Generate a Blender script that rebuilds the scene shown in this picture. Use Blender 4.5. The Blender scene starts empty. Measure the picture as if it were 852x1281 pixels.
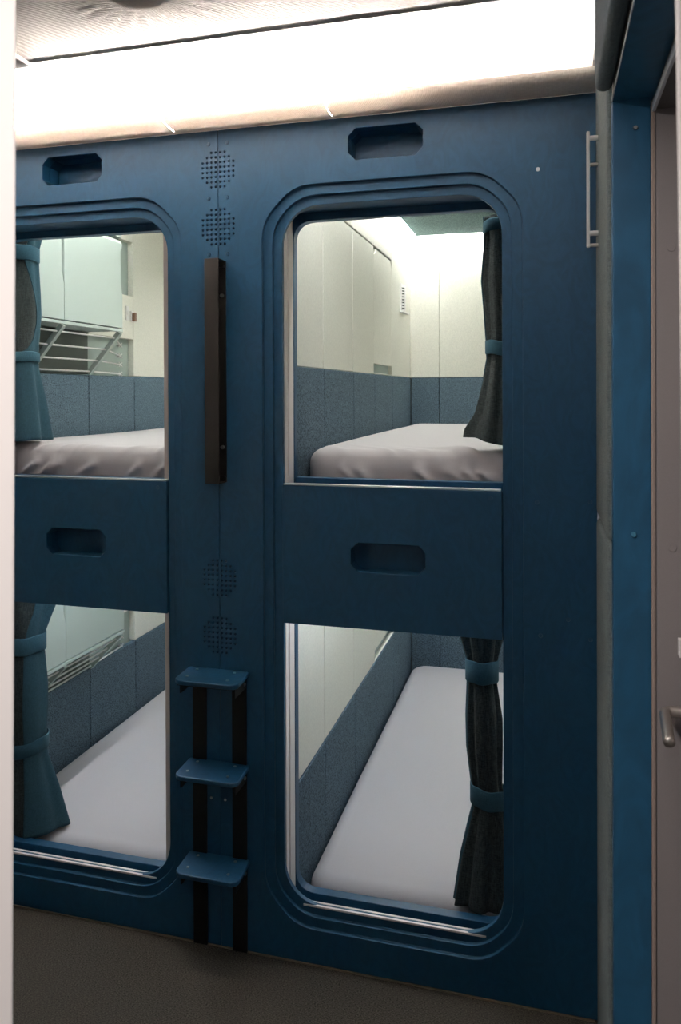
import bpy, bmesh, math, random
from mathutils import Vector, Matrix
random.seed(7)
PI = math.pi
SC = bpy.context.scene
COL = SC.collection

# ------------------------------------------------------------------ materials
def mat(name, col, rough=.6, metal=0., spec=.5, emit=None, var=0., vscale=40., bump=0., bscale=200.,
        stretch=(1, 1, 1), sheen=0., col2=None, mixpos=(.35, .65), distortion=0., detail=4.):
    m = bpy.data.materials.new(name); m.use_nodes = True
    nt = m.node_tree; N = nt.nodes; L = nt.links
    b = N['Principled BSDF']
    b.inputs['Base Color'].default_value = (*col, 1)
    b.inputs['Roughness'].default_value = rough
    b.inputs['Metallic'].default_value = metal
    b.inputs['Specular IOR Level'].default_value = spec
    if sheen:
        b.inputs['Sheen Weight'].default_value = sheen
        b.inputs['Sheen Roughness'].default_value = .5
    if emit:
        b.inputs['Emission Color'].default_value = (*emit[:3], 1)
        b.inputs['Emission Strength'].default_value = emit[3]
    if var or bump:
        tc = N.new('ShaderNodeTexCoord'); mp = N.new('ShaderNodeMapping')
        mp.inputs['Scale'].default_value = stretch
        L.new(tc.outputs['Object'], mp.inputs['Vector'])
    if var:
        n = N.new('ShaderNodeTexNoise'); n.inputs['Scale'].default_value = vscale
        n.inputs['Detail'].default_value = detail; n.inputs['Distortion'].default_value = distortion
        L.new(mp.outputs[0], n.inputs['Vector'])
        r = N.new('ShaderNodeValToRGB')
        r.color_ramp.elements[0].position, r.color_ramp.elements[1].position = mixpos
        a = tuple(max(0, c * (1 - var)) for c in col)
        z = col2 or tuple(c * (1 + var) for c in col)
        r.color_ramp.elements[0].color = (*a, 1); r.color_ramp.elements[1].color = (*z, 1)
        L.new(n.outputs['Fac'], r.inputs['Fac']); L.new(r.outputs['Color'], b.inputs['Base Color'])
    if bump:
        n2 = N.new('ShaderNodeTexNoise'); n2.inputs['Scale'].default_value = bscale
        n2.inputs['Detail'].default_value = 3
        L.new(mp.outputs[0], n2.inputs['Vector'])
        bp = N.new('ShaderNodeBump'); bp.inputs['Strength'].default_value = bump
        bp.inputs['Distance'].default_value = .002
        L.new(n2.outputs['Fac'], bp.inputs['Height']); L.new(bp.outputs['Normal'], b.inputs['Normal'])
    return m

def ribbed(name, col, direction, scale, strength, rough=.85):
    """knitted textile with fine ribs: a wave texture in object space drives the bump"""
    m = mat(name, col, rough, spec=.15, var=.05, vscale=120)
    nt = m.node_tree; N = nt.nodes; L = nt.links; b = N['Principled BSDF']
    tc = N.new('ShaderNodeTexCoord'); w = N.new('ShaderNodeTexWave')
    w.bands_direction = direction; w.inputs['Scale'].default_value = scale
    w.inputs['Distortion'].default_value = 1.6; w.inputs['Detail'].default_value = 2
    w.inputs['Detail Scale'].default_value = .25
    bp = N.new('ShaderNodeBump'); bp.inputs['Strength'].default_value = strength
    bp.inputs['Distance'].default_value = .004
    L.new(tc.outputs['Object'], w.inputs['Vector']); L.new(w.outputs['Fac'], bp.inputs['Height'])
    L.new(bp.outputs['Normal'], b.inputs['Normal'])
    return m

def woven(name, col, sc=700., amount=.35, rough=.9, bump=.4):
    """a coarse weave: two crossed wave bands vary the tone"""
    m = mat(name, col, rough, spec=.12, bump=bump, bscale=500, sheen=.05)
    nt = m.node_tree; N = nt.nodes; L = nt.links; b = N['Principled BSDF']
    tc = N.new('ShaderNodeTexCoord')
    fac = []
    for st in ((sc * .25, sc * .25, sc), (sc, sc, sc * .12)):
        mp = N.new('ShaderNodeMapping'); mp.inputs['Scale'].default_value = st
        n = N.new('ShaderNodeTexNoise'); n.inputs['Scale'].default_value = 1; n.inputs['Detail'].default_value = 2
        L.new(tc.outputs['Object'], mp.inputs['Vector']); L.new(mp.outputs[0], n.inputs['Vector']); fac.append(n)
    ad = N.new('ShaderNodeMath'); ad.operation = 'ADD'
    L.new(fac[0].outputs['Fac'], ad.inputs[0]); L.new(fac[1].outputs['Fac'], ad.inputs[1])
    r = N.new('ShaderNodeValToRGB'); r.color_ramp.elements[0].position = .3; r.color_ramp.elements[1].position = .7
    hv = N.new('ShaderNodeMath'); hv.operation = 'MULTIPLY'; hv.inputs[1].default_value = .5
    L.new(ad.outputs[0], hv.inputs[0]); L.new(hv.outputs[0], r.inputs['Fac'])
    r.color_ramp.elements[0].color = (*[c * (1 - amount) for c in col], 1)
    r.color_ramp.elements[1].color = (*[c * (1 + amount) for c in col], 1)
    L.new(r.outputs['Color'], b.inputs['Base Color'])
    return m

M = {}
M['blue'] = mat('blue_stained_plywood', (.0072, .055, .118), .45, spec=.40, var=.11, vscale=16, stretch=(1, 1, .6),
                distortion=4, detail=8, bump=.14, bscale=700)
M['blue2'] = mat('blue_painted_jamb', (.0160, .088, .170), .42, spec=.35, var=.14, vscale=12, stretch=(1, 1, .4), distortion=2.5,
                 detail=8, bump=.08, bscale=900)
M['screwblue'] = mat('blue_painted_screw', (.012, .055, .115), .35)
M['capblue'] = mat('light_blue_cap', (.05, .19, .29), .3)
M['steel'] = mat('steel_screw', (.55, .56, .56), .35, metal=1)
M['alu'] = mat('anodised_aluminium', (.80, .73, .71), .45, metal=.1)
M['alubright'] = mat('bright_aluminium', (.72, .74, .76), .3, metal=.8)
M['black'] = mat('black_powder_coat', (.0075, .0060, .0052), .6, spec=.25, bump=.15, bscale=1500)
M['blackrail'] = mat('black_steel_rail', (.0035, .0030, .0028), .55, spec=.25)
M['cream'] = mat('cream_felt_board', (.78, .77, .69), .9, spec=.1, var=.06, vscale=260, stretch=(1, 1, .5), bump=.15, bscale=600)
M['sage'] = mat('pale_sage_laminate', (.52, .60, .56), .6, spec=.3, var=.02, vscale=300)
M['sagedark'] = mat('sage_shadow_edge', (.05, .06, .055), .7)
M['sagemid'] = mat('sage_shelf', (.34, .40, .37), .7)
M['felt'] = mat('blue_grey_felt', (.086, .125, .160), .95, spec=.08, var=.75, vscale=230, bump=.35, bscale=450, mixpos=(.3, .7), detail=6)
M['feltceil'] = mat('teal_grey_felt', (.13, .19, .195), .95, spec=.08, var=.4, vscale=260, bump=.3, bscale=450, detail=6)
M['sheet'] = mat('pale_lilac_grey_sheet', (.53, .50, .51), .85, spec=.12, var=.03, vscale=500, bump=.12, bscale=700, sheen=.05)
M['teal'] = woven('teal_curtain_cloth', (.026, .068, .094), 600, .3)
M['lining'] = woven('charcoal_curtain_weave', (.030, .039, .040), 420, .7, bump=.7)
M['tie'] = woven('teal_tie_cloth', (.032, .085, .118), 600, .2)
M['cushion'] = woven('grey_green_upholstery', (.105, .130, .132), 480, .45, bump=.6)
M['cushion2'] = woven('dark_slate_upholstery', (.060, .085, .100), 480, .35, bump=.5)
M['white'] = mat('white_painted_metal', (.82, .80, .78), .4)
M['post'] = mat('warm_white_paint', (.80, .745, .71), .55, spec=.3)
M['rackshade'] = mat('rack_shade_green_grey', (.085, .10, .09), .8)
M['cord'] = mat('white_elastic_cord', (.85, .84, .82), .8)
M['grey'] = mat('warm_grey_laminate', (.26, .235, .232), .55, spec=.3, var=.06, vscale=900)
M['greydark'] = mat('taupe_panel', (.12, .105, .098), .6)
M['beige'] = mat('beige_edge_trim', (.34, .27, .235), .6)
M['trimwhite'] = mat('pale_edge_profile', (.62, .66, .70), .4)
M['nickel'] = mat('brushed_nickel', (.62, .57, .52), .32, metal=.9)
M['brown'] = mat('brown_plastic', (.12, .055, .03), .45)
M['wood'] = mat('raw_plywood_edge', (.16, .12, .085), .7)
M['darkhole'] = mat('dark_duct', (.006, .012, .016), .8)
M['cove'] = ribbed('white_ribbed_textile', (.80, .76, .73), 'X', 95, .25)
M['rollcloth'] = ribbed('translucent_roll_textile', (.80, .74, .69), 'X', 95, .25)
_n = M['rollcloth'].node_tree; _t = _n.nodes.new('ShaderNodeBsdfTranslucent'); _t.inputs[0].default_value = (.55, .43, .35, 1)
_m = _n.nodes.new('ShaderNodeMixShader'); _m.inputs[0].default_value = .011
_n.links.new(_n.nodes['Principled BSDF'].outputs[0], _m.inputs[1]); _n.links.new(_t.outputs[0], _m.inputs[2])
_n.links.new(_m.outputs[0], [q for q in _n.nodes if q.type == 'OUTPUT_MATERIAL'][0].inputs[0])
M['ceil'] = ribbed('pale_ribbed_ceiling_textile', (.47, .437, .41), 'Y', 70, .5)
M['plate'] = mat('pale_grey_hatch', (.45, .43, .43), .5)
M['carpet'] = mat('dark_flecked_carpet', (.046, .042, .036), .95, spec=.05, var=.95, vscale=380, stretch=(.6, 1.2, 1), bump=.3, bscale=1100,
                  mixpos=(.3, .72), detail=8, sheen=.05)
M['wallgrey'] = mat('grey_wall', (.35, .33, .32), .7)
M['led'] = mat('cove_led', (1, .95, .9), .5, emit=(1.0, .92, .84, 4600.))
M['led2'] = mat('berth_led', (1, 1, .97), .5, emit=(.98, 1.0, .965, 95.))
M['led3'] = mat('berth_led_dim', (1, 1, .97), .5, emit=(.97, .99, 1.0, 58.))
M['led4'] = mat('berth_led_left', (1, 1, .97), .5, emit=(.97, .99, 1.0, 90.))
M['lamp'] = mat('added_lamp_diffuser', (1, 1, 1), .5, emit=(1.0, .93, .90, 9))
M['lamp2'] = mat('vestibule_lamp_diffuser', (1, 1, 1), .5, emit=(1.0, .93, .90, 100))

# ------------------------------------------------------------------ helpers
def link(name, me, m=None, parent=None):
    o = bpy.data.objects.new(name, me); COL.objects.link(o)
    if m is not None:
        for k in (m if isinstance(m, (list, tuple)) else [m]): me.materials.append(k)
    if parent is not None: o.parent = parent
    return o
def obj(name, bm, m, parent=None, smooth=False, bevel=0., seg=2):
    bmesh.ops.recalc_face_normals(bm, faces=bm.faces[:])
    me = bpy.data.meshes.new(name); bm.to_mesh(me); bm.free()
    if smooth:
        for p in me.polygons: p.use_smooth = True
    o = link(name, me, m, parent)
    if bevel:
        d = o.modifiers.new('edge', 'BEVEL'); d.width = bevel; d.segments = seg; d.limit_method = 'ANGLE'; d.angle_limit = .6
    return o
def empty(name, loc=(0, 0, 0)):
    o = bpy.data.objects.new(name, None); COL.objects.link(o); o.location = loc; o.empty_display_size = .05
    return o
def tag(o, label, cat, group=None):
    o['label'] = label; o['category'] = cat
    if group: o['group'] = group
    return o
def structure(o):
    o['kind'] = 'structure'; return o
def B(): return bmesh.new()
def box(bm, x0, x1, y0, y1, z0, z1):
    v = [bm.verts.new((x, y, z)) for x in (x0, x1) for y in (y0, y1) for z in (z0, z1)]
    for f in ((0, 1, 3, 2), (4, 6, 7, 5), (0, 4, 5, 1), (2, 3, 7, 6), (0, 2, 6, 4), (1, 5, 7, 3)):
        bm.faces.new([v[i] for i in f])
    return v
def hexa(bm, lo, hi):
    """lo, hi: four points each, same winding"""
    a = [bm.verts.new(p) for p in lo]; b = [bm.verts.new(p) for p in hi]
    bm.faces.new(a[::-1]); bm.faces.new(b)
    for i in range(4): bm.faces.new((a[i], a[(i + 1) % 4], b[(i + 1) % 4], b[i]))
def prism(bm, pts, axis, c0, c1):
    """pts: 2D polygon; axis 'y' -> (x,z), 'x' -> (y,z), 'z' -> (x,y)"""
    def p3(p, c):
        return {'y': (p[0], c, p[1]), 'x': (c, p[0], p[1]), 'z': (p[0], p[1], c)}[axis]
    a = [bm.verts.new(p3(p, c0)) for p in pts]; b = [bm.verts.new(p3(p, c1)) for p in pts]
    bm.faces.new(a[::-1]); bm.faces.new(b); n = len(pts)
    for i in range(n): bm.faces.new((a[i], a[(i + 1) % n], b[(i + 1) % n], b[i]))
def cyl(bm, p0, p1, r0, r1=None, n=16, cap=True):
    p0 = Vector(p0); p1 = Vector(p1); r1 = r0 if r1 is None else r1
    d = (p1 - p0).normalized(); u = d.orthogonal().normalized(); w = d.cross(u)
    A = [bm.verts.new(p0 + r0 * (math.cos(2 * PI * i / n) * u + math.sin(2 * PI * i / n) * w)) for i in range(n)]
    Z = [bm.verts.new(p1 + r1 * (math.cos(2 * PI * i / n) * u + math.sin(2 * PI * i / n) * w)) for i in range(n)]
    for i in range(n): bm.faces.new((A[i], A[(i + 1) % n], Z[(i + 1) % n], Z[i]))
    if cap: bm.faces.new(A[::-1]); bm.faces.new(Z)
def tube(bm, pts, r, n=12):
    pts = [Vector(p) for p in pts]; rings = []
    u = None
    for i, p in enumerate(pts):
        d = (pts[min(i + 1, len(pts) - 1)] - pts[max(i - 1, 0)]).normalized()
        u = (d.orthogonal() if u is None else u - d * u.dot(d)).normalized(); w = d.cross(u)
        rr = r[i] if isinstance(r, (list, tuple)) else r
        rings.append([bm.verts.new(p + rr * (math.cos(2 * PI * k / n) * u + math.sin(2 * PI * k / n) * w)) for k in range(n)])
    for a, b in zip(rings, rings[1:]):
        for k in range(n): bm.faces.new((a[k], a[(k + 1) % n], b[(k + 1) % n], b[k]))
    bm.faces.new(rings[0][::-1]); bm.faces.new(rings[-1])
def fillet(pts, r, n=5):
    out = []; k = len(pts)
    for i in range(k):
        p0, p, p1 = (Vector(pts[j % k]) for j in (i - 1, i, i + 1))
        a = p + (p0 - p).normalized() * min(r, (p0 - p).length * .49)
        c = p + (p1 - p).normalized() * min(r, (p1 - p).length * .49)
        for t in range(n + 1):
            t /= n; out.append(tuple((1 - t) ** 2 * a + 2 * t * (1 - t) * p + t * t * c))
    return out
def octagon(x0, x1, z0, z1, c):
    return [(x0 + c, z0), (x1 - c, z0), (x1, z0 + c), (x1, z1 - c), (x1 - c, z1), (x0 + c, z1), (x0, z1 - c), (x0, z0 + c)]
def temp(bm):
    bmesh.ops.recalc_face_normals(bm, faces=bm.faces[:])
    me = bpy.data.meshes.new('t'); bm.to_mesh(me); bm.free()
    o = bpy.data.objects.new('t', me); COL.objects.link(o); return o
def carve(bm, cutters, bev=0., after=()):
    """bm minus each cutter (exact boolean), edges bevelled, then minus the 'after' cutters; returned as a plain mesh"""
    a = temp(bm); c1 = [temp(c) for c in cutters]; c2 = [temp(c) for c in after]
    def cut(c):
        d = a.modifiers.new('b', 'BOOLEAN'); d.operation = 'DIFFERENCE'; d.object = c; d.solver = 'EXACT'
    for c in c1: cut(c)
    if bev: bevelmod(a, bev)
    for c in c2: cut(c)
    bpy.context.view_layer.update()
    dg = bpy.context.evaluated_depsgraph_get()
    me = bpy.data.meshes.new_from_object(a.evaluated_get(dg))
    for o in [a] + c1 + c2:
        m_ = o.data; bpy.data.objects.remove(o); bpy.data.meshes.remove(m_)
    return me
def bevelmod(o, w, seg=2, ang=.6):
    d = o.modifiers.new('edge', 'BEVEL'); d.width = w; d.segments = seg; d.limit_method = 'ANGLE'; d.angle_limit = ang
    return o

# ------------------------------------------------------------------ camera
R_ = Matrix.Rotation(math.radians(15.12), 3, 'Z') @ Matrix.Rotation(math.radians(-.29), 3, 'X') @ Matrix.Rotation(math.radians(.2), 3, 'Y')
right, fwd, up = R_ @ Vector((1, 0, 0)), R_ @ Vector((0, 1, 0)), R_ @ Vector((0, 0, 1))
CAM = Vector((0, -2.0, 1.5678))
cd = bpy.data.cameras.new('camera'); cam = bpy.data.objects.new('camera', cd); COL.objects.link(cam)
cam.matrix_world = Matrix(((right.x, up.x, -fwd.x, CAM.x), (right.y, up.y, -fwd.y, CAM.y), (right.z, up.z, -fwd.z, CAM.z), (0, 0, 0, 1)))
cd.sensor_fit = 'VERTICAL'; cd.sensor_height = 36; cd.sensor_width = 24
cd.lens = 961.87 / 1281 * 36; cd.shift_y = -(640.5 - 495.67) / 1281; cd.clip_start = .02
cd.dof.use_dof = True; cd.dof.focus_distance = 2.15; cd.dof.aperture_fstop = 7.1
SC.camera = cam

# ------------------------------------------------------------------ shared measures
SEAM = -.895
XR = (-.712, -.114); XL = (-1.705, -1.063)      # openings, right and left berth column
ZO = (.152, 2.082)                              # full opening height
YB = .147                                       # depth of the reveal
ZC = (.930, 1.312)                              # cross panel
YW = 2.105                                      # berth end wall
WR = (-.72, .085); WL = (-1.87, -1.07)          # berth side walls

# ------------------------------------------------------------------ floor, corridor shell
bm = B(); box(bm, -2.2, .6, -2.9, 2.3, -.06, 0.0); structure(obj('floor', bm, M['carpet']))
bm = B(); box(bm, -2.2, -2.1, -1.3, 2.2, 0, 2.5); structure(obj('wall_left', bm, M['wallgrey']))

# ceiling with a gathered dimple
def ceil_z(x, y):
    d = math.hypot((x + .785), (y + .625) * 1.05); a = math.atan2(y + .625, x + .785)
    z = 2.363 - .013 * math.exp(-(d / .06) ** 2)
    if d > .02: z += .0011 * math.sin(a * 26 + 3 * math.sin(2 * a)) * math.exp(-((d - .10) / .065) ** 2)
    z += .001 * math.sin(x * 7 + y * 3) * min(1, max(0, (-.42 - y) / .1))
    return z
bm = B()
xs = [-2.1 + i * (.113 + 2.1) / 230 for i in range(231)]; ys = [-.402 - j * .9 / 90 for j in range(91)]
g = [[bm.verts.new((x, y, ceil_z(x, y) + (.0008 if j == 0 else 0))) for x in xs] for j, y in enumerate(ys)]
for j in range(90):
    for i in range(230): bm.faces.new((g[j][i], g[j][i + 1], g[j + 1][i + 1], g[j + 1][i]))
r2 = [bm.verts.new((x, -.402, 2.41)) for x in xs]
for i in range(230): bm.faces.new((g[0][i], g[0][i + 1], r2[i + 1], r2[i]))
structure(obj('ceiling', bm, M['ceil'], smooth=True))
bm = B(); box(bm, -2.2, .6, -3.0, -1.30, 2.44, 2.5); structure(obj('ceiling', bm, M['wallgrey']))
bm = B(); box(bm, -2.2, .3, -1.31, 2.3, 2.50, 2.56); structure(obj('ceiling', bm, M['wallgrey']))

# grey hatch let into the ceiling at the far left
bm = B(); hexa(bm, [(-1.62, -.52, 2.350), (-1.20, -.470, 2.350), (-1.20, -.406, 2.352), (-1.62, -.406, 2.352)],
               [(-1.62, -.52, 2.366), (-1.20, -.470, 2.366), (-1.20, -.406, 2.366), (-1.62, -.406, 2.366)])
h = tag(obj('ceiling_hatch', bm, M['plate']), 'grey flat hatch in the ribbed ceiling in the upper left corner', 'hatch')
bm = B(); cyl(bm, (-1.245, -.424, 2.348), (-1.245, -.424, 2.352), .006); obj('screw', bm, M['steel'], h)

# textile cove and roll above the berth fronts
def sweep(prof, x0, x1, nx=4, close=False):
    bm = B(); cols = []
    for i in range(nx + 1):
        x = x0 + (x1 - x0) * i / nx
        cols.append([bm.verts.new((x, y, z)) for y, z in prof])
    n = len(prof)
    for a, b in zip(cols, cols[1:]):
        for k in range(n if close else n - 1): bm.faces.new((a[k], b[k], b[(k + 1) % n], a[(k + 1) % n]))
    if close:
        bm.faces.new(cols[0]); bm.faces.new(cols[-1][::-1])
    return bm
def bez(ctrl, n=24):
    """Catmull-Rom through ctrl"""
    P = [Vector(c) for c in ctrl]; P = [2 * P[0] - P[1]] + P + [2 * P[-1] - P[-2]]; out = []
    for i in range(1, len(P) - 2):
        for s in range(n):
            t = s / n; a, b, c, d = P[i - 1:i + 3]
            out.append(tuple(.5 * (2 * b + (c - a) * t + (2 * a - 5 * b + 4 * c - d) * t * t + (3 * b - a - 3 * c + d) * t ** 3)))
    out.append(tuple(P[-2])); return out
cprof = bez([(-.403, 2.3632), (-.399, 2.3632), (-.33, 2.380), (-.25, 2.393), (-.15, 2.408), (-.05, 2.422), (.04, 2.430), (.11, 2.424), (.155, 2.395), (.165, 2.34), (.165, 2.312)], 6)
# three textile lengths butt at two seams
for a, b in ((-2.1, -1.021), (-1.019, -.558), (-.556, .113)):
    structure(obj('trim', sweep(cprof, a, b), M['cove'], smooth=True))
roll = bez([(.002, 2.3065), (-.04, 2.3075), (-.074, 2.3115), (-.087, 2.321), (-.086, 2.333), (-.076, 2.341)], 5)
for a, b in ((-2.1, -1.0203), (-1.0197, -.5573), (-.5567, .113)):
    structure(obj('trim', sweep(roll, a, b), M['rollcloth'], smooth=True))
bm = B(); box(bm, -2.1, .112, .003, .17, 2.3065, 2.3165); structure(obj('trim', bm, M['cove']))
bm = B(); box(bm, -2.1, -.34, .045, .075, 2.3248, 2.3368)
for x_ in (-2.0, -1.5, -1.0, -.5): box(bm, x_, x_ + .01, .055, .065, 2.3168, 2.3248)
tag(obj('light_strip', bm, M['led']), 'warm white light strip hidden behind the padded roll above the blue fronts', 'light')

# ------------------------------------------------------------------ berth fronts
def vent_holes(zc, sx):
    rows = [4, 6, 8, 8, 8, 8, 6, 4]; bm = B()
    for r, n in enumerate(rows):
        z = zc + (3.5 - r) * .0138
        for k in range(n // 2):
            x = SEAM + sx * (.0068 + k * .0132)
            cyl(bm, (x, -.01, z), (x, .05, z), .0036, n=10)
    return bm
VZ = (2.195, 2.034, 1.046, .884)
def berth_front(X, edge, outer, label):
    x0, x1 = X; root = empty('berth_front', ((x0 + x1) / 2, 0, 0))
    lo, hi = sorted((edge, outer))
    bm = B(); box(bm, lo, hi, 0, .034, .006, 2.306)
    cut = []
    for off, y0, y1 in ((.052, -.02, .010), (.025, -.02, .020), (0, -.02, .06)):
        c = B(); prism(c, fillet(octagon(x0 - off, x1 + off, ZO[0] - off, ZO[1] + off, .062 + off * .6), .05), 'y', y0, y1); cut.append(c)
    cx = x1 - .299
    c = B(); prism(c, octagon(cx - .1035, cx + .0975, 2.190, 2.274, .020), 'y', -.02, .06); cut.append(c)
    sx = 1 if edge == hi and False else (1 if outer > SEAM else -1)
    me = carve(bm, cut, .0016, [vent_holes(z, sx) for z in VZ])
    o = link('front_panel', me, M['blue'], root); o.matrix_parent_inverse = root.matrix_basis.inverted()
    def part(name, bm, m, **k):
        q = obj(name, bm, m, root, **k); q.matrix_parent_inverse = root.matrix_basis.inverted(); return q
    bm = B(); prism(bm, octagon(cx - .1085, cx + .1025, 2.185, 2.279, .021), 'y', .0345, .085)
    c = B(); prism(c, octagon(cx - .1035, cx + .0975, 2.190, 2.274, .020), 'y', 0, .080)
    o = link('pocket', carve(bm, [c]), M['blue'], root); o.matrix_parent_inverse = root.matrix_basis.inverted()
    # dark duct plate behind the perforations
    for z in VZ:
        bm = B(); box(bm, SEAM + .002 if sx > 0 else SEAM - .07, SEAM + .07 if sx > 0 else SEAM - .002, .0345, .037, z - .07, z + .07)
        part('duct_cover', bm, M['darkhole'])
    # soffit and sill of the reveal
    bm = B(); box(bm, x0 - .03, x1 + .03, .034, YB, ZO[1] + .002, ZO[1] + .02); part('head_lining', bm, M['blue'])
    bm = B(); box(bm, x0 - .03, x1 + .03, .034, .116, .075, .100); part('sill', bm, M['blue2'], bevel=.001)
    # inner frame with rounded corners
    bm = B(); box(bm, x0 - .005, x1 + .03, .117, YB, .02, ZO[1] + .06)
    c = B(); prism(c, fillet([(x0 + .001, .121), (x1 + .004, .121), (x1 + .004, 2.062), (x0 + .001, 2.062)], .06, 8), 'y', .05, .3)
    me = carve(bm, [c]); o = link('inner_frame', me, M['blue'], root); o.matrix_parent_inverse = root.matrix_basis.inverted(); bevelmod(o, .0018)
    # aluminium runners at both sides, sill runner
    for s, xx in (((1, x0),) if outer > SEAM else ((1, x0), (-1, x1))):
        bm = B()
        for (a, b, ya, yb) in ((-.008, .0015, .035, .058), (-.008, -.001, .058, .066), (-.008, .0025, .066, .083), (-.008, -.0005, .083, .116)):
            l, h_ = sorted((xx + s * a, xx + s * b))
            if s < 0: l -= .020 if ya < .06 else .0
            box(bm, l, h_, ya, yb, .100, ZO[1])
        part('runner', bm, M['alu'], bevel=.0008)
    bm = B()
    for (ya, yb, zb) in ((.0185, .025, .1535), (.025, .032, .149), (.032, .038, .1530), (.038, .046, .146)): box(bm, x0 + .055, x1 - .045, ya, yb, .1005 if ya > .034 else .1525 - .004, zb)
    part('sill_runner', bm, M['alu'], bevel=.0006)
    return root, part
fR, partR = berth_front(XR, SEAM + .0006, .117, 'right')
fL, partL = berth_front(XL, SEAM - .0006, -1.95, 'left')
tag(fR, 'blue plywood berth front with stepped window surround, right of the perforated seam', 'berth front')
tag(fL, 'blue plywood berth front beside the white door post, left of the perforated seam', 'berth front')
def screw(part, x, z, m, r=.0055, y=0.):
    bm = B(); cyl(bm, (x, y, z), (x, y - .0018, z), r, r * .8, n=14); part('screw', bm, m)
for z in (2.268, 2.115, 1.957): screw(partR, SEAM + .028, z, M['screwblue']); screw(partL, SEAM - .028, z, M['screwblue'])
for x, z, k in ((-.024, 2.127, 'steel'), (-.028, 1.289, 'screwblue'), (.1, 1.294, 'screwblue'), (-.020, .953, 'screwblue'), (.047, .998, 'screwblue'), (.10, .952, 'screwblue')):
    screw(partR, x, z, M[k])
screw(partR, SEAM + .014, .421, M['steel'], .004); screw(partL, SEAM - .028, .421, M['steel'], .004)
bm = B(); box(bm, -1.9, .11, -.001, .03, .0005, .0040); tag(obj('floor_strip', bm, M['wood']), 'thin raw wood strip between the blue fronts and the carpet', 'strip')

def cross_panel(X, label):
    x0, x1 = X; cx = x1 - .299; root = empty('cross_panel', (cx, 0, ZC[0])); inv = root.matrix_basis.inverted()
    bm = B(); box(bm, x0 + .0012, x1 - .0012, .010, .033, ZC[0], ZC[1])
    c = B(); prism(c, octagon(cx - .103, cx + .099, 1.083, 1.162, .019), 'y', -.02, .06)
    o = link('board', carve(bm, [c]), M['blue'], root); o.matrix_parent_inverse = inv; bevelmod(o, .0016)
    bm = B(); prism(bm, octagon(cx - .108, cx + .104, 1.078, 1.167, .020), 'y', .0335, .066)
    c = B(); prism(c, octagon(cx - .103, cx + .099, 1.083, 1.162, .019), 'y', 0, .061)
    o = link('pocket', carve(bm, [c]), M['blue'], root); o.matrix_parent_inverse = inv
    if x1 > SEAM: bm = B(); box(bm, x1 - .02, x1 + .03, .0345, .038, ZC[0] + .002, ZC[1] - .002); p = obj('light_stop', bm, M['blue'], root); p.matrix_parent_inverse = inv  # unseen strip added to block light leaking past the panel edge
    bm = B(); box(bm, x0 + .004, x1 - .004, .012, .031, ZC[1] + .0003, ZC[1] + .0045); p = obj('edge_profile', bm, M['alubright'], root, bevel=.0008); p.matrix_parent_inverse = inv
    bm = B(); cyl(bm, (x1 - .03, .010, 1.294), (x1 - .03, .0085, 1.294), .006, n=14); p = obj('screw', bm, M['screwblue'], root); p.matrix_parent_inverse = inv
    return tag(root, label, 'panel', None)
cross_panel(XR, 'blue cross panel with octagonal finger pocket across the right-hand window opening')
cross_panel(XL, 'blue cross panel with finger pocket across the opening next to the white post')

# ------------------------------------------------------------------ berth interiors
def seams_boxes(bm, fn, cuts, z0, z1, gap=.0080):
    for a, b in zip(cuts, cuts[1:]): fn(bm, a + gap / 2, b - gap / 2, z0, z1)

ZS = [0, 1.236]                                  # lower and upper berth datum
WZ = [.410, 1.645]                               # wainscot top
MZ = [.112, 1.402]                               # mattress top
CZ = [1.165, 2.394]                              # felt ceiling underside
CUT = [.148, .448, .848, 1.217, 1.606, YW]
names = [('lower', 'lower'), ('upper', 'upper')]

# solid cores between and around the berths
bm = B(); box(bm, -1.028, -.757, .18, YW + .1, 0, 2.46); structure(obj('wall_middle', bm, M['wallgrey']))
bm = B(); box(bm, -1.98, .12, YW + .034, YW + .1, 0, 2.46); structure(obj('wall_back', bm, M['wallgrey']))
bm = B(); box(bm, -1.98, -1.925, .18, YW + .03, 0, 2.46); structure(obj('wall_left', bm, M['wallgrey']))
bm = B(); box(bm, .088, .124, .18, YW + .03, 0, 2.46); structure(obj('wall_right', bm, M['wallgrey']))

def wain(side, u, label):
    """one run of felt pads along a wall, one child per pad"""
    top = WZ[u]; bot = 0.004 if u == 0 else 1.245
    root = empty('felt_wainscot'); 
    def add(x0, x1, y0, y1):
        bm = B(); box(bm, x0, x1, y0, y1, bot, top); obj('felt_pad', bm, M['felt'], root, bevel=.004, seg=2)
    if side == 'RL':
        for a, b in zip(CUT, CUT[1:]): add(WR[0] - .02, WR[0] + .004, a + .0018, b - .0018)
    if side == 'RB':
        for a, b in ((WR[0] + .006, -.563), (-.561, -.20), (-.198, WR[1] - .004)): add(a, b, YW, YW + .03)
    if side == 'LL':
        for a, b in zip(CUT, CUT[1:]): add(WL[0] - .02, WL[0] + .004, a + .0018, b - .0018)
    if side == 'LB':
        for a, b in ((WL[0] + .006, -1.47), (-1.468, WL[1])): add(a, b, YW, YW + .03)
    return tag(root, label, 'wall pad')
for u, w in ((0, 'lower'), (1, 'upper')):
    wain('RL', u, f'blue-grey felt pads along the cream side wall of the {w} right bunk')
    wain('RB', u, f'blue-grey felt pads on the end wall behind the {w} right mattress')
    wain('LL', u, f'blue-grey felt pads under the sage cupboards of the {w} left bunk')
    wain('LB', u, f'blue-grey felt pads on the end wall of the {w} left bunk')

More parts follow.
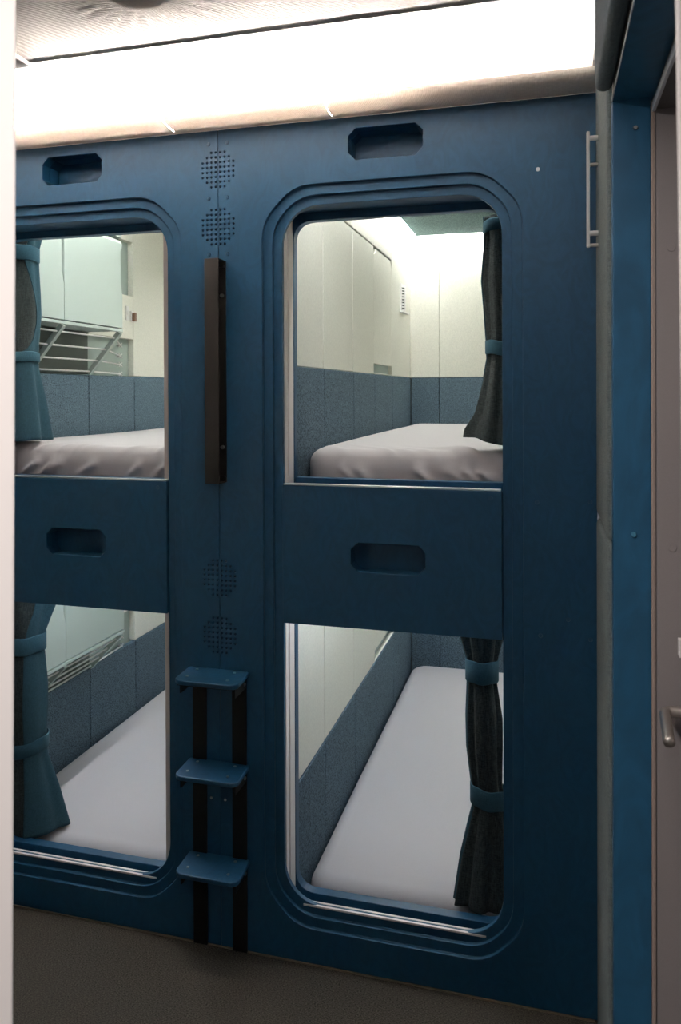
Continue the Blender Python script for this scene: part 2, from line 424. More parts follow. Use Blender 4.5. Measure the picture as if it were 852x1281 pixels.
DZ = 2.195                                       # shadow line above the cupboard doors
for u in (0, 1):
    z0 = WZ[u] + .002; z1 = [1.2, 2.46][u]; dz = DZ - ZS[1] + ZS[u]
    # right berth, wall with cupboard fronts
    bm = B(); box(bm, WR[0] - .034, WR[0] - .022, .148, YW, z0 - .3, z1); structure(obj('wall_left', bm, M['sagedark']))  # dark backing colour stands in for shade in the board gaps
    bm = B()
    def brd(bm, a, b, c, d): box(bm, WR[0] - .020, WR[0], a, b, c, d)
    seams_boxes(bm, brd, CUT[:4], z0, dz - .003)
    seams_boxes(bm, brd, CUT[:5], dz + .003, z1)
    brd(bm, CUT[4] + .0012, YW + .03, z0, z1)
    brd(bm, CUT[3] + .001, CUT[4] - .001, z0, z0 + .004)
    o = structure(obj('wall_left', bm, M['cream'], bevel=.0015, seg=1))
    bm = B(); box(bm, WR[0] - .0215, WR[0] - .017, CUT[3] + .0015, CUT[4] - .0015, z0 + .0045, z0 + .046); structure(obj('wall_left', bm, M['sagemid']))
    # flush cupboard door with a notched corner above a small open slot
    ya, yb = CUT[3] + .0015, CUT[4] - .002
    pts = [(ya, z0 + .045), (yb, z0 + .045), (yb, dz - .035), (yb - .022, dz - .006), (ya + .05, dz - .006), (ya + .02, dz - .03), (ya + .004, dz - .03), (ya, dz - .045)]
    bm = B(); prism(bm, pts, 'x', WR[0] - .020, WR[0] - .001)
    tag(obj('cupboard_door', bm, M['cream'], bevel=.001), f'flush cream cupboard door in the {"upper" if u else "lower"} right bunk wall above a dark slot', 'cupboard door')
    # end wall
    bm = B()
    for a, b in ((WR[0] + .001, -.5625), (-.5605, WR[1])): box(bm, a, b, YW, YW + .03, z0, z1)
    structure(obj('wall_back', bm, M['cream'], bevel=.0015, seg=1))
    bm = B(); box(bm, WR[1] - .004, WR[1] + .0025, .15, YW + .03, .004 if u == 0 else 1.245, z1); structure(obj('wall_right', bm, M['cream']))
    # left berth: wall board with recess openings, backing in sage
    bm = B()
    box(bm, WL[0] - .030, WL[0], CUT[3] + .001, YW, z0, z1)
    zc = [.570, 1.822][u]
    box(bm, WL[0] - .030, WL[0], .850, CUT[3] - .001, zc - .004, zc + .196)
    box(bm, WL[0] - .030, WL[0], .850, CUT[3] - .001, zc + .446, z1)
    structure(obj('wall_left', bm, M['cream'], bevel=.0012, seg=1))
    bm = B(); box(bm, WL[0] - .046, WL[0] - .031, .15, YW, z0 - .3, z1); structure(obj('wall_left', bm, M['sagemid']))
    bm = B()
    box(bm, WL[0] + .001, WL[1], YW, YW + .03, z0, z1); structure(obj('wall_back', bm, M['cream']))
    bm = B(); box(bm, WL[1] + .0005, WL[1] + .006, .15, YW + .03, .004 if u == 0 else 1.245, z1); structure(obj('wall_right', bm, M['cream']))

# upper bunk decks
for X, lab in ((WR, 'right'), (WL, 'left')):
    bm = B(); box(bm, X[0] + .006, X[1] - .006, .150, YW - .002, 1.205, 1.242)
    t = empty('bunk_deck'); obj('deck', bm, M['blue'], t)
    x0, x1 = (XR if lab == 'right' else XL); zz = 1.322 if lab == 'right' else 1.306
    bm = B(); box(bm, x0 + .003, x1 + .002, .118, .146, 1.21, zz); obj('front_rail', bm, M['blue'], t, bevel=.002)
    tag(t, f'blue deck and front rail under the upper {lab} mattress', 'bunk')

# felt ceilings and light strips
for X, lab, lit in ((WR, 'right', -1), (WL, 'left', 1)):
    for u in (0, 1):
        zc = CZ[u]; th = .028
        ga = .04 if u else .12
        xa, xb = (X[0] + ga, X[1] - .008) if lit < 0 else (-1.65, X[1] - ga - .01)
        bm = B(); prism(bm, fillet([(xa, .215), (xb, .215), (xb, YW - .05), (xa, YW - .05)], .012, 4), 'z', zc, zc + th)
        t = tag(obj('felt_ceiling_panel', bm, M['feltceil'], bevel=.008, seg=3), f'teal-grey felt ceiling panel over the {"upper" if u else "lower"} {lab} mattress', 'ceiling panel')
        e = .012; xs_ = xa - e if lit < 0 else xb; root = empty('light_strip')
        for d in ([(xa - e, xa, .25, .90 if u else 1.3)] if lit > 0 else []) + ([(xs_, xs_ + e, .25, YW - .06)] if (u or lit < 0) else []) + [ (xa + .02, xb - .02, YW - .05, YW - .05 + e), (xa + .02, xb - .02, .215 - e, .215)]:  # the bar on the front edge is added as fill for the near walls
            bm = B(); box(bm, *d, zc + .006, zc + th - .002); obj('light_bar', bm, M['led2' if u else ('led3' if lit < 0 else 'led4')], root)
        tag(root, f'cool white light strip along the ceiling edge of the {"upper" if u else "lower"} {lab} bunk', 'light')

# white slotted vent in the upper right berth
t = empty('wall_vent', (WR[0], 1.89, 2.04)); inv = t.matrix_basis.inverted()
bm = B(); box(bm, WR[0], WR[0] + .006, 1.815, 1.955, 1.972, 2.118)
cuts = []
for k in range(8):
    z = 2.105 - k * .0148; c = B()
    hexa(c, [(WR[0] + .002, 1.845, z - .012), (WR[0] + .03, 1.845, z - .012), (WR[0] + .03, 1.845, z - .005), (WR[0] + .002, 1.845, z - .005)],
         [(WR[0] + .002, 1.93, z - .004), (WR[0] + .03, 1.93, z - .004), (WR[0] + .03, 1.93, z + .003), (WR[0] + .002, 1.93, z + .003)]); cuts.append(c)
o = link('plate', carve(bm, cuts), M['white'], t); o.matrix_parent_inverse = inv
bm = B()
for k in range(8):
    z = 2.105 - k * .0148
    hexa(bm, [(WR[0] + .0024, 1.846, z - .0115), (WR[0] + .0028, 1.846, z - .0115), (WR[0] + .0028, 1.846, z - .0055), (WR[0] + .0024, 1.846, z - .0055)],
         [(WR[0] + .0024, 1.929, z - .0035), (WR[0] + .0028, 1.929, z - .0035), (WR[0] + .0028, 1.929, z + .0025), (WR[0] + .0024, 1.929, z + .0025)])
p = obj('slot_mesh', bm, M['darkhole'], t); p.matrix_parent_inverse = inv; p['kind'] = 'stuff'
bm = B(); box(bm, WR[0] + .006, WR[0] + .022, 1.815, 1.955, 1.970, 1.978); p = obj('lower_lip', bm, M['white'], t, bevel=.001); p.matrix_parent_inverse = inv
tag(t, 'small white slotted air vent on the cream wall of the upper right bunk', 'vent')

# ------------------------------------------------------------------ mattresses
def mattress(x0, x1, zt, th, label, rx=.055, seed=1, wr=0., yb=None, fs=1):
    y0, y1 = .176, (yb or YW - .008)
    bm = B(); NX, NY = 230, 110
    rad = .05; rc = .09
    def inset_z(x, y):
        d = min(x - x0, x1 - x, y - y0, y1 - y); return d
    top = []
    rnd = random.Random(seed)
    ph = [rnd.uniform(0, 6) for _ in range(6)]
    folds = [(x0 + (x1 - x0) * rnd.uniform(.04, .96), rnd.uniform(.6, 1.5) * fs, rnd.uniform(.010, .020), rnd.uniform(.5, 1.)) for _ in range(15)]
    def fold(x, t):
        # t: path length from the front top edge, negative down the front face
        w = 0
        for xk, sl, wd, am in folds:
            s_ = x - xk + sl * t * (1 if t < 0 else .8)
            w += am * math.exp(-(s_ / wd) ** 2) * (math.exp(-(t / .13) ** 2) if t > 0 else math.exp(-((t + .03) / .09) ** 2))
        return w
    def P(u, v):
        # u,v in [0,1]; superellipse plan with rounded corners
        x = x0 + (x1 - x0) * u; y = y0 + (y1 - y0) * v
        for cx, sx in ((x0 + rc, -1), (x1 - rc, 1)):
            for cy, sy in ((y0 + rc, -1), (y1 - rc, 1)):
                dx, dy = (x - cx) * sx, (y - cy) * sy
                if dx > 0 and dy > 0:
                    m = max(dx, dy); l = math.hypot(dx, dy); k = m / l if l else 1
                    x = cx + sx * dx * k; y = cy + sy * dy * k
        return x, y
    def warp(i, n, w, L):
        # concentrate samples at the borders
        t = i / n; s = .5 - .5 * math.cos(PI * t); return .45 * t + .55 * s
    g = {}
    for j in range(NY + 1):
        for i in range(NX + 1):
            x, y = P(warp(i, NX, 0, 0), warp(j, NY, 0, 0))
            # distance to the rounded border
            qx = max(x0 + rc - x, x - x1 + rc, 0); qy = max(y0 + rc - y, y - y1 + rc, 0)
            d = rc - math.hypot(qx, qy) if (qx > 0 and qy > 0) else min(x - x0, x1 - x, y - y0, y1 - y)
            d = max(0, d)
            z = zt
            if d < rad: z = zt - rad + math.sqrt(max(0, rad * rad - (rad - d) ** 2))
            if wr:
                z += wr * .55 * (fold(x, y - y0) - .3 * math.exp(-((y - y0) / .15) ** 2)) * min(1, d / .03 + .3)
            z += .0025 * math.sin(x * 5 + ph[3]) * math.sin(y * 4 + ph[4])
            g[i, j] = bm.verts.new((x, y, z))
    for j in range(NY):
        for i in range(NX): bm.faces.new((g[i, j], g[i + 1, j], g[i + 1, j + 1], g[i, j + 1]))
    ring = [(i, 0) for i in range(NX)] + [(NX, j) for j in range(NY)] + [(i, NY) for i in range(NX, 0, -1)] + [(0, j) for j in range(NY, 0, -1)]
    prev = [g[k] for k in ring]; n = len(ring)
    lev = 12; zb = zt - th
    for l in range(1, lev + 1):
        cur = []
        for q, k in enumerate(ring):
            v = g[k].co; t = l / lev; z = (v.z) * (1 - t) + zb * t
            dy = 0
            if wr and k[1] == 0 and l < lev:
                dy = -wr * 1.3 * fold(v.x, -(zt - z)) * math.sin(PI * min(1, t * 1.3 + .15)) if t < .75 else 0
            cur.append(bm.verts.new((v.x, v.y + dy - (.004 * math.sin(PI * t) if k[1] == 0 else 0), z)))
        for q in range(n): bm.faces.new((prev[q], cur[q], cur[(q + 1) % n], prev[(q + 1) % n]))
        prev = cur
    bm.faces.new(prev)
    o = obj('mattress', bm, M['sheet'], smooth=True)
    return tag(o, label, 'mattress', None)
mattress(-.706, .070, MZ[1], .155, 'pale sheeted mattress in the upper right bunk beside the dark hanging curtain', wr=.013, seed=3)
mattress(-.708, .070, MZ[0], .108, 'pale sheeted mattress in the lower right bunk, seen along its whole length', seed=5)
mattress(-1.858, -1.082, 1.398, .150, 'pale wrinkled mattress in the upper left bunk behind the teal curtain', wr=.013, seed=8, fs=-1)
mattress(-1.858, -1.082, .106, .102, 'pale mattress in the lower left bunk under the sage cupboards', seed=11)

# ------------------------------------------------------------------ sage wall cupboards of the left berths
def cupboard(u, label):
    zc = [.570, 1.822][u]; zt = zc + .386; xf = -1.71; xb = WL[0] + .001
    root = empty('wall_cupboard', (xb, .16, zc)); inv = root.matrix_basis.inverted()
    def part(name, bm, m, parent=None, **k):
        q = obj(name, bm, m, parent or root, **k)
        if parent is None: q.matrix_parent_inverse = inv
        return q
    bm = B()
    box(bm, xb, xf - .017, .152, .856, zc + .004, zc + .016)
    box(bm, xb, xf - .017, .152, .166, zc + .016, zt); box(bm, xb, xf - .017, .842, .856, zc + .016, zt)
    box(bm, xb, xf - .017, .166, .842, zt - .014, zt)
    box(bm, xf - .017, xf + .001, .152, .858, zc, zc + .011)       # bottom lip
    box(bm, xb, xf - .004, .152, .858, zt + .006, [1.155, 2.385][u])        # fascia above
    part('carcass', bm, M['sage'], bevel=.001)
    for a, b in ((.152, .4545), (.4575, .8555)):
        zb_, zz = zc + .016, zt - .002
        pts = [(a, zb_), (b, zb_), (b, zz - .235), (b - .012, zz - .185), (b - .014, zz - .05), (b - .004, zz - .02), (b, zz - .004), (b - .003, zz), (a, zz)]
        bm = B(); prism(bm, pts, 'x', xf - .016, xf)
        # sloped finger edge along the top
        for v in bm.verts:
            if abs(v.co.x - xf) < 1e-5 and v.co.z > zz - .021: v.co.z -= .016
        dr = part('door', bm, M['sage'], bevel=.001)
        bm = B(); box(bm, xf - .0185, xf - .0165, a, b - .0005, zb_ - .004, zz + .004); q = part('door_gap_shade', bm, M['sagedark'])  # dark plate behind the door, painted as the shade in its finger notch
    bm = B(); box(bm, WL[0] - .028, WL[0] - .004, .152, .852, [.414, 1.649][u], zc + .002); part('rack_shade', bm, M['rackshade'])  # added board; its dark colour stands in for shade under the cupboard
    # sloping ribs and elastic cords of the open rack under it
    zl = [.410, 1.645][u] + .006
    P0 = Vector((xf - .006, 0, zc - .002)); P1 = Vector((WL[0] + .008, 0, zl))
    nrm = Vector((P1.z - P0.z, 0, -(P1.x - P0.x))).normalized()
    for y in (.455, .842):
        bm = B(); h_ = nrm * .009
        hexa(bm, [tuple(P0 + h_ + Vector((0, y - .009, 0))), tuple(P1 + h_ + Vector((0, y - .009, 0))), tuple(P1 - h_ + Vector((0, y - .009, 0))), tuple(P0 - h_ + Vector((0, y - .009, 0)))],
             [tuple(P0 + h_ + Vector((0, y + .009, 0))), tuple(P1 + h_ + Vector((0, y + .009, 0))), tuple(P1 - h_ + Vector((0, y + .009, 0))), tuple(P0 - h_ + Vector((0, y + .009, 0)))])
        part('rib', bm, M['sage'])
    clipz = [1.787, 1.738, 1.698, 1.656]
    for k, f in enumerate((.14, .42, .69, .95)):
        q = P0.lerp(P1, f); zk = clipz[k] - (0 if u else 1.243)
        pts = [(q.x, .155, q.z), (q.x, .455, q.z), (q.x, .842, q.z), (WL[0] + .006 if False else WL[0] - .012, 1.118, zk)]
        bm = B(); tube(bm, pts, .0034, 8); c = part('cord', bm, M['cord'], smooth=True)
        bm = B(); y, x = 1.122, WL[0] - .012
        cyl(bm, (x, y, zk), (x - .018, y, zk), .0045)
        for dy, dz in ((-.012, .009), (-.012, -.009), (.014, .009), (.014, -.009)): cyl(bm, (x, y, zk), (x, y + dy, zk + dz), .0032, .0024, n=8)
        part('cord_clip', bm, M['white'])
    return tag(root, label, 'cupboard')
cupboard(1, 'pale sage wall cupboard with corded rack in the upper left bunk')
cupboard(0, 'pale sage wall cupboard with corded rack in the lower left bunk')
bm = B(); box(bm, WL[0], WL[0] + .007, 1.145, 1.166, 1.902, 1.968); sw = obj('switch', bm, M['white'], bevel=.002)
bm = B(); box(bm, WL[0] + .007, WL[0] + .0095, 1.150, 1.161, 1.925, 1.945); obj('rocker', bm, M['white'], sw, bevel=.001)
tag(sw, 'white light switch beside the sage cupboard of the upper left bunk', 'switch')
bm = B(); box(bm, WL[0] - .001, WL[0] + .010, 1.184, 1.206, 1.900, 1.948)
pg = obj('coat_peg', bm, M['white'], bevel=.002); bm = B(); box(bm, WL[0] + .010, WL[0] + .026, 1.186, 1.204, 1.900, 1.940); obj('peg_block', bm, M['brown'], pg, bevel=.003)
tag(pg, 'small brown peg block right of the white switch in the upper left bunk', 'peg')

# ------------------------------------------------------------------ curtains
def interp(tab, z):
    for a, b in zip(tab, tab[1:]):
        if a[0] >= z >= b[0]:
            t = (a[0] - z) / (a[0] - b[0]); t = t * t * (3 - 2 * t) if False else t
            return [p + (q - p) * t for p, q in zip(a[1:], b[1:])]
    return tab[-1][1:] if z < tab[-1][0] else tab[0][1:]
def curtain(name, cy, theta, tab, bound, ties, label, nf=9, phase=0., hang=None, nz=70, hem=0.):
    """tab rows: z, cx, rx, ry, fold depth ; bound rows: z, angle0, angle1 (deg) of the teal face"""
    e1 = Vector((math.cos(theta), math.sin(theta), 0)); e2 = Vector((-e1.y, e1.x, 0))
    zt, zb = tab[0][0], tab[-1][0]
    root = empty(name, (tab[-1][1], cy, zb)); inv = root.matrix_basis.inverted()
    def pt(z, ang, k=1., add=0.):
        cx, rx, ry, fd = interp(tab, z)
        f = math.cos(nf * ang + phase + .6 * math.sin(2 * ang)) + .35 * math.cos((2 * nf - 3) * ang + 1.3 * phase)
        s = 1 + fd * f
        return Vector((cx, cy, z)) + e1 * (rx * k * s + add) * math.cos(ang) + e2 * (ry * k * s + add) * math.sin(ang)
    def sheet(pname, a_of, b_of, n, m, k=1.):
        bm = B(); rows = []
        for j in range(nz + 1):
            z = zt + (zb - zt) * j / nz; a, b = a_of(z), b_of(z); row = []
            for i in range(n + 1):
                p = pt(z, a + (b - a) * i / n, k)
                t_ = (j / nz) ** 6; p.z += t_ * (hem * math.cos(a + (b - a) * i / n) + .002 * math.sin(5 * (a + (b - a) * i / n)))
                row.append(bm.verts.new(p))
            rows.append(row)
        for r, s in zip(rows, rows[1:]):
            for i in range(n): bm.faces.new((r[i], r[i + 1], s[i + 1], s[i]))
        q = obj(pname, bm, m, root, smooth=True); q.matrix_parent_inverse = inv
        sd = q.modifiers.new('cloth', 'SOLIDIFY'); sd.thickness = .003; sd.offset = -1
        return q
    rad = math.radians
    A = lambda z: rad(interp(bound, z)[0]); Bn = lambda z: rad(interp(bound, z)[1])
    sheet('lining', Bn, lambda z: A(z) + 2 * PI, 150, M['lining'])
    sheet('outer_cloth', A, Bn, 110, M['teal'], 1.03)
    for z0, dz, tilt in ties:
        bm = B(); n = 72; rows = []
        for zz, ad in ((dz / 2, .0025), (dz / 2 - .003, .0045), (-dz / 2 + .003, .0045), (-dz / 2, .0025)):
            row = []
            for i in range(n):
                a = 2 * PI * i / n
                cx, rx, ry, fd = interp(tab, z0)
                base = Vector((cx, cy, z0)) + e1 * (rx * 1.05 * (1 + fd * .7) + ad) * math.cos(a) + e2 * (ry * 1.05 * (1 + fd * .7) + ad) * math.sin(a)
                base.z += zz + tilt * math.cos(a) + .0015 * math.sin(5 * a)
                row.append(bm.verts.new(base))
            rows.append(row)
        for r, s in zip(rows, rows[1:]):
            for i in range(n): bm.faces.new((r[i], r[(i + 1) % n], s[(i + 1) % n], s[i]))
        q = obj('tie_band', bm, M['tie'], root, smooth=True); q.matrix_parent_inverse = inv
        sd = q.modifiers.new('cloth', 'SOLIDIFY'); sd.thickness = .002
    return tag(root, label, 'curtain')

tR = math.radians(4.4); tL = math.radians(36.5)
# upper right: slim dark tail
curtain('curtain', .205, tR,
        [(2.06, -.133, .036, .030, .12), (1.98, -.131, .036, .032, .13), (1.88, -.134, .040, .034, .13), (1.77, -.131, .036, .031, .11), (1.70, -.131, .033, .028, .08), (1.66, -.131, .032, .028, .09),
         (1.59, -.134, .040, .033, .13), (1.50, -.140, .054, .038, .14), (1.45, -.147, .074, .044, .14), (1.425, -.148, .076, .045, .14)],
        [(2.06, 172, 196), (1.70, 170, 192), (1.40, 176, 184)], [(2.035, .034, .006), (1.690, .040, -.004)],
        'slim charcoal curtain tied back at the right edge of the upper right bunk', nf=7, phase=.7, hem=-.018)
# lower right
curtain('curtain', .205, tR,
        [(1.00, -.190, .075, .040, .15), (.87, -.186, .053, .040, .13), (.80, -.183, .038, .034, .08), (.75, -.183, .038, .034, .08), (.65, -.178, .046, .038, .11), (.56, -.177, .045, .038, .12),
         (.46, -.171, .040, .034, .08), (.40, -.163, .043, .035, .08), (.34, -.166, .054, .040, .10), (.25, -.172, .067, .045, .13), (.120, -.178, .080, .050, .14)],
        [(1.0, 172, 192), (.12, 176, 186)], [(.782, .062, .0), (.428, .056, -.006)],
        'charcoal curtain tied in two places at the right edge of the lower right bunk', nf=8, phase=1.9)
# upper left: teal with its charcoal lining showing between the ties
curtain('curtain', .205, tL,
        [(2.12, -1.709, .072, .048, .08), (2.04, -1.714, .060, .045, .05), (1.98, -1.718, .066, .048, .04), (1.90, -1.720, .072, .052, .03), (1.83, -1.720, .074, .054, .03), (1.74, -1.720, .066, .05, .03), (1.66, -1.716, .060, .048, .05),
         (1.55, -1.716, .077, .052, .10), (1.412, -1.714, .092, .060, .12)],
        [(2.12, -52, 113), (2.02, -72, 113), (1.95, -53, 113), (1.86, -29, 113), (1.80, -27, 113), (1.75, -39, 113), (1.715, -62, 113), (1.695, -92, 113), (1.67, -187, 113), (1.41, -197, 113)],
        [(2.035, .050, -.004), (1.690, .034, .0)],
        'teal curtain with dark lining showing, tied back in the upper left bunk by the post', nf=6, phase=.4)
# lower left
curtain('curtain', .205, tL,
        [(1.00, -1.697, .105, .05, .12), (.86, -1.697, .092, .05, .10), (.76, -1.690, .055, .044, .06), (.71, -1.690, .056, .046, .05), (.60, -1.690, .066, .052, .04), (.52, -1.690, .067, .053, .03), (.42, -1.686, .058, .048, .03),
         (.36, -1.686, .062, .05, .04), (.25, -1.676, .086, .06, .06), (.118, -1.671, .114, .068, .06)],
        [(1.0, -60, 110), (.84, -72, 110), (.74, -95, 110), (.5, -99, 110), (.12, -103, 110)],
        [(.735, .058, .004), (.395, .046, .012)],
        'teal curtain tied in two places, brushing the mattress of the lower left bunk', nf=6, phase=2.2)
# cloth loops that hold the tails at the head of the openings
# ------------------------------------------------------------------ black grab bar between the openings
t = empty('grab_bar', (-.89, 0, 1.317)); inv = t.matrix_basis.inverted()
def part(root, inv, name, bm, m, **k):
    q = obj(name, bm, m, root, **k); q.matrix_parent_inverse = inv; return q
x0, x1, yf = -.913, -.871, -.054
bm = B()
box(bm, x0, x1, yf, yf + .003, 1.317, 1.937); box(bm, x0, x0 + .003, yf + .003, -.003, 1.317, 1.937)
box(bm, x0, x1, -.003, 0, 1.317, 1.937)
part(t, inv, 'channel', bm, M['black'], bevel=.0008)
for za, zb in ((1.317, 1.320), (1.934, 1.937)):
    bm = B(); box(bm, x0 + .003, x1 - .001, yf + .003, -.003, za, zb); part(t, inv, 'end_cap', bm, M['black'])
for za in (1.331, 1.918):
    bm = B(); box(bm, x0 + .003, x1, -.018, -.003, za, za + .004); part(t, inv, 'tab', bm, M['black'])
for z in (1.415, 1.840):
    bm = B(); cyl(bm, (-.882, -.003, z), (-.882, -.009, z), .0055); part(t, inv, 'bolt', bm, M['steel'])
tag(t, 'tall black channel grab bar on the seam between the two blue fronts', 'grab bar')

# ------------------------------------------------------------------ ladder of three blue treads on black rails
t = empty('step_ladder', (-.895, 0, 0)); inv = t.matrix_basis.inverted()
for a, b in ((-.977, -.935), (-.857, -.814)):
    bm = B(); box(bm, a, b, -.0066, -.0006, .004, .79); part(t, inv, 'rail', bm, M['blackrail'], bevel=.001)
for z in (.265, .530, .790):
    dz = .003
    bm = B(); prism(bm, fillet([(-.988, -.001), (-.988 + .002, -.096), (-.972, -.110), (-.815, -.112), (-.800, -.098), (-.806, -.001)], .008, 3), 'z', z - .013, z)
    tr = part(t, inv, 'tread', bm, M['blue'], bevel=.003, seg=3)
    for x, y in ((-.955, -.022), (-.842, -.022), (-.958, -.078), (-.838, -.080)):
        bm = B(); cyl(bm, (x, y, z), (x, y, z + .0015), .0042, n=12); obj('screw', bm, M['steel'], tr)
    bm = B()
    for a in (-.977, -.818): box(bm, a, a + .004, -.085, -.006, z - .045, z - .0135)
    box(bm, -.977, -.814, -.100, -.006, z - .018, z - .0135)
    br = part(t, inv, 'bracket', bm, M['blackrail'])
    bm = B(); cyl(bm, (-.814, -.020, z - .030), (-.811, -.020, z - .030), .005, n=12); obj('bolt', bm, M['steel'], br)
tag(t, 'three blue treads with steel screws on two black rails fixed to the blue front', 'ladder')

# ------------------------------------------------------------------ right side: upholstery, blue door frame, door
bm = B(); box(bm, .150, .20, -.44, .10, 0, 2.44); structure(obj('wall_right', bm, M['wallgrey']))
def cushion(x0, x1, y0, y1, z0, z1, r, m, label):
    bm = B(); box(bm, x0, x1, y0, y1, z0, z1)
    bmesh.ops.bevel(bm, geom=bm.edges[:], offset=r, segments=5, profile=.5, affect='EDGES')
    o = obj('wall_cushion', bm, m, smooth=True); return tag(o, label, 'cushion')
cushion(.1135, .149, -.385, -.012, .006, 1.262, .016, M['cushion'], 'tall grey-green wall cushion reaching the carpet, lower of the two in the corner')
cushion(.1135, .149, -.385, -.012, 1.266, 2.45, .016, M['cushion'], 'tall grey-green wall cushion behind the white grab rail, upper of the two')
cushion(.086, .117, -1.2, -.47, 2.128, 2.43, .014, M['cushion2'], 'dark slate cushion over the blue door frame, in the upper right corner')
bm = B(); box(bm, .1185, .30, -1.28, -.46, 2.119, 2.43); structure(obj('wall_right', bm, M['wallgrey']))
# frame
bm = B(); box(bm, .1185, .1855, -.46, -.43, 0, 2.117); structure(obj('door_frame', bm, M['blue2'], bevel=.001))
bm = B(); box(bm, .1185, .1905, -1.28, -.4305, 2.1175, 2.1188); structure(obj('door_frame', bm, M['blue2']))
bm = B(); box(bm, .1165, .1185, -1.28, -.462, 2.1145, 2.1200); structure(obj('trim', bm, M['trimwhite'], bevel=.0006))
bm = B(); box(bm, .1858, .1905, -.464, -.43, 0, 2.105); box(bm, .1905, .1925, -.466, -.43, 0, 2.105); structure(obj('trim', bm, M['beige'], bevel=.0008))
bm = B(); box(bm, .1875, .1935, -1.28, -.464, 2.088, 2.105); structure(obj('trim', bm, M['trimwhite'], bevel=.0008))
bm = B(); box(bm, .193, .262, -.462, -.43, 0, 2.10); structure(obj('door_frame', bm, M['grey']))
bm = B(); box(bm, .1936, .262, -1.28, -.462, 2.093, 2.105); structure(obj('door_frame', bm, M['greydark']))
def cap(x, z, r, m, lab, nm='screw_cap'):
    bm = B(); cyl(bm, (x, -.4592, z), (x, -.4640, z), r, r * .75, n=18)
    y = 0
    return tag(obj(nm, bm, m), lab, 'screw cap')
cap(.155, 1.298, .0056, M['capblue'], 'domed blue screw cap halfway up the blue door frame')
cap(.159, 2.062, .0048, M['steel'], 'bare steel screw head near the top of the blue door frame')
def gcap(x, z, lab):
    bm = B(); cyl(bm, (x, -.4612, z), (x, -.4637, z), .0078, .0070, n=20); tag(obj('screw_cap', bm, M['grey']), lab, 'screw cap')
gcap(.2225, 1.277, 'flat grey cap on the grey jamb just below the blue screw cap')
gcap(.2210, 1.834, 'flat grey cap high on the grey jamb at the right edge')
# door leaf standing shut behind the jamb, with lever
bm = B(); box(bm, .262, .298, -1.27, -.466, .01, 2.09); d1 = structure(obj('door_1', bm, M['grey']))
lev = [(.262, -.490, .983), (.230, -.490, .983), (.212, -.492, .983), (.2045, -.500, .982), (.2025, -.515, .979), (.2005, -.560, .968), (.2000, -.580, .963)]
bm = B(); tube(bm, bez(lev, 5), .0098, 14); obj('lever_handle', bm, M['nickel'], d1, smooth=True)
bm = B(); cyl(bm, (.262, -.490, .983), (.254, -.490, .983), .026); obj('handle_rose', bm, M['nickel'], d1)
bm = B(); box(bm, .2285, .262, -.492, -.478, 1.083, 1.116); box(bm, .2285, .2325, -.4945, -.492, 1.083, 1.116); obj('lock_case', bm, M['white'], d1, bevel=.0015)

# white grab rail on the upper corner cushion
t = empty('grab_rail', (.1135, -.2, 2.03)); inv = t.matrix_basis.inverted()
bm = B(); prism(bm, fillet([(-.113, 1.905), (-.101, 1.905), (-.101, 2.176), (-.113, 2.176)], .003, 3), 'x', .0875, .0950)
part(t, inv, 'bar', bm, M['white'], bevel=.002)
for z, m in ((2.160, 'white'), (2.098, 'nickel'), (1.938, 'white'), (1.910, 'nickel')):  # white standoffs, each with a thinner grey rod below
    bm = B(); cyl(bm, (.092, -.107, z), (.1205, -.107, z), .006 if m == 'white' else .0042); part(t, inv, 'rail_rod', bm, M[m])
tag(t, 'white vertical grab rail with two white and two grey rods on the corner cushion', 'grab rail')

# ------------------------------------------------------------------ the doorway the picture is taken through
def post(xe0, xe1, xo, rec):
    """door jamb: flat face towards the vestibule, far edge splayed back by rec"""
    bm = B(); a, b = -1.33, -1.27
    hexa(bm, [(xo, a, 0), (xe0, a, 0), (xe0 + rec, b, 0), (xo, b, 0)], [(xo, a, 2.44), (xe1, a, 2.44), (xe1 + rec, b, 2.44), (xo, b, 2.44)])
    return structure(obj('door_frame', bm, M['post'], bevel=.003, seg=2))
K = .67 / .70
post(-.5655 * K, -.5385 * K, -2.1, -.055)
post(.1285 * K, .0965 * K, .26, .012)
bm = B(); box(bm, -2.1, .26, -1.328, -1.272, 2.32, 2.44); structure(obj('door_frame', bm, M['post']))

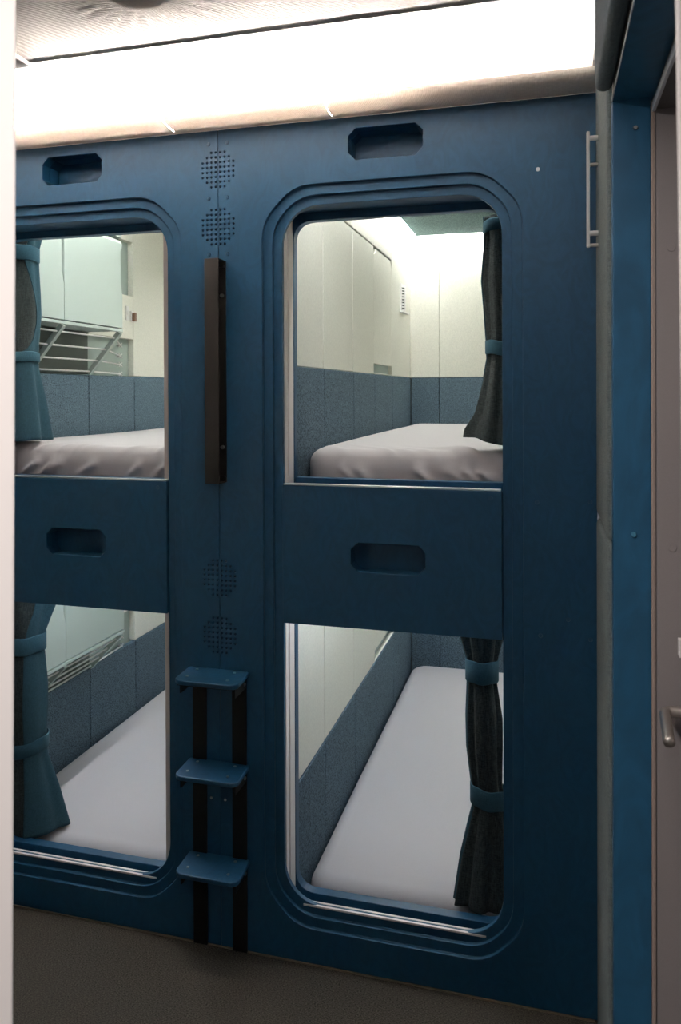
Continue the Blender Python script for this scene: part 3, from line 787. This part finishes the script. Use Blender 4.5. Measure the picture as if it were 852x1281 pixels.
# vestibule lamp, left of the doorway on the photographer's side
bm = B(); cyl(bm, (-1.0, -2.2, 2.439), (-1.0, -2.2, 2.405), .20, .19, n=40); lp = obj('ceiling_lamp', bm, M['white'])
bm = B(); cyl(bm, (-1.0, -2.2, 2.404), (-1.0, -2.2, 2.400), .175, n=40); obj('diffuser', bm, M['lamp2'], lp)
tag(lp, 'round ceiling lamp in the vestibule on the near side of the white door posts', 'lamp')

# unseen corridor lamp, added to light the blue fronts and the floor
bm = B(); cyl(bm, (-.10, -1.12, 2.358), (-.10, -1.12, 2.335), .20, .19, n=40); lp = obj('ceiling_lamp', bm, M['white'])
bm = B(); cyl(bm, (-.10, -1.12, 2.3345), (-.10, -1.12, 2.330), .175, n=40); obj('diffuser', bm, M['lamp'], lp)
tag(lp, 'round unseen lamp added under the ribbed ceiling between the doorway and the bunks', 'lamp')

GROUPS = {'mattress': 'mattresses of the four bunks', 'curtain': 'tied curtains of the bunks', 'panel': 'blue cross panels', 'berth front': 'blue berth fronts',
          'wall pad': 'felt wainscots inside the bunks', 'ceiling panel': 'felt ceiling panels over the bunks', 'cupboard': 'sage cupboards of the left bunks',
          'cupboard door': 'flush cupboard doors of the right bunks', 'cushion': 'upholstered wall cushions', 'screw cap': 'screw caps on the door jambs',
          'bunk': 'decks of the upper bunks', 'lamp': 'round ceiling lamps'}
for o in list(SC.objects):
    if o.get('category') in GROUPS: o['group'] = GROUPS[o['category']]
    if o.name.startswith('light_strip') and o.type == 'EMPTY': o['group'] = 'light strips along the bunk ceilings'

# ------------------------------------------------------------------ world, colour
w = bpy.data.worlds.new('world'); SC.world = w; w.use_nodes = True
w.node_tree.nodes['Background'].inputs[0].default_value = (.75, .80, .9, 1)
w.node_tree.nodes['Background'].inputs[1].default_value = .10
SC.view_settings.view_transform = 'Standard'; SC.view_settings.look = 'None'
SC.view_settings.gamma = 1; SC.view_settings.use_curve_mapping = False
SC.view_settings.exposure = 0.42
try:
    SC.cycles.use_denoising = True; SC.cycles.denoiser = 'OPENIMAGEDENOISE'
    SC.cycles.max_bounces = 10; SC.cycles.diffuse_bounces = 7; SC.cycles.caustics_reflective = False; SC.cycles.caustics_refractive = False
    SC.cycles.sample_clamp_indirect = 6
except Exception: pass
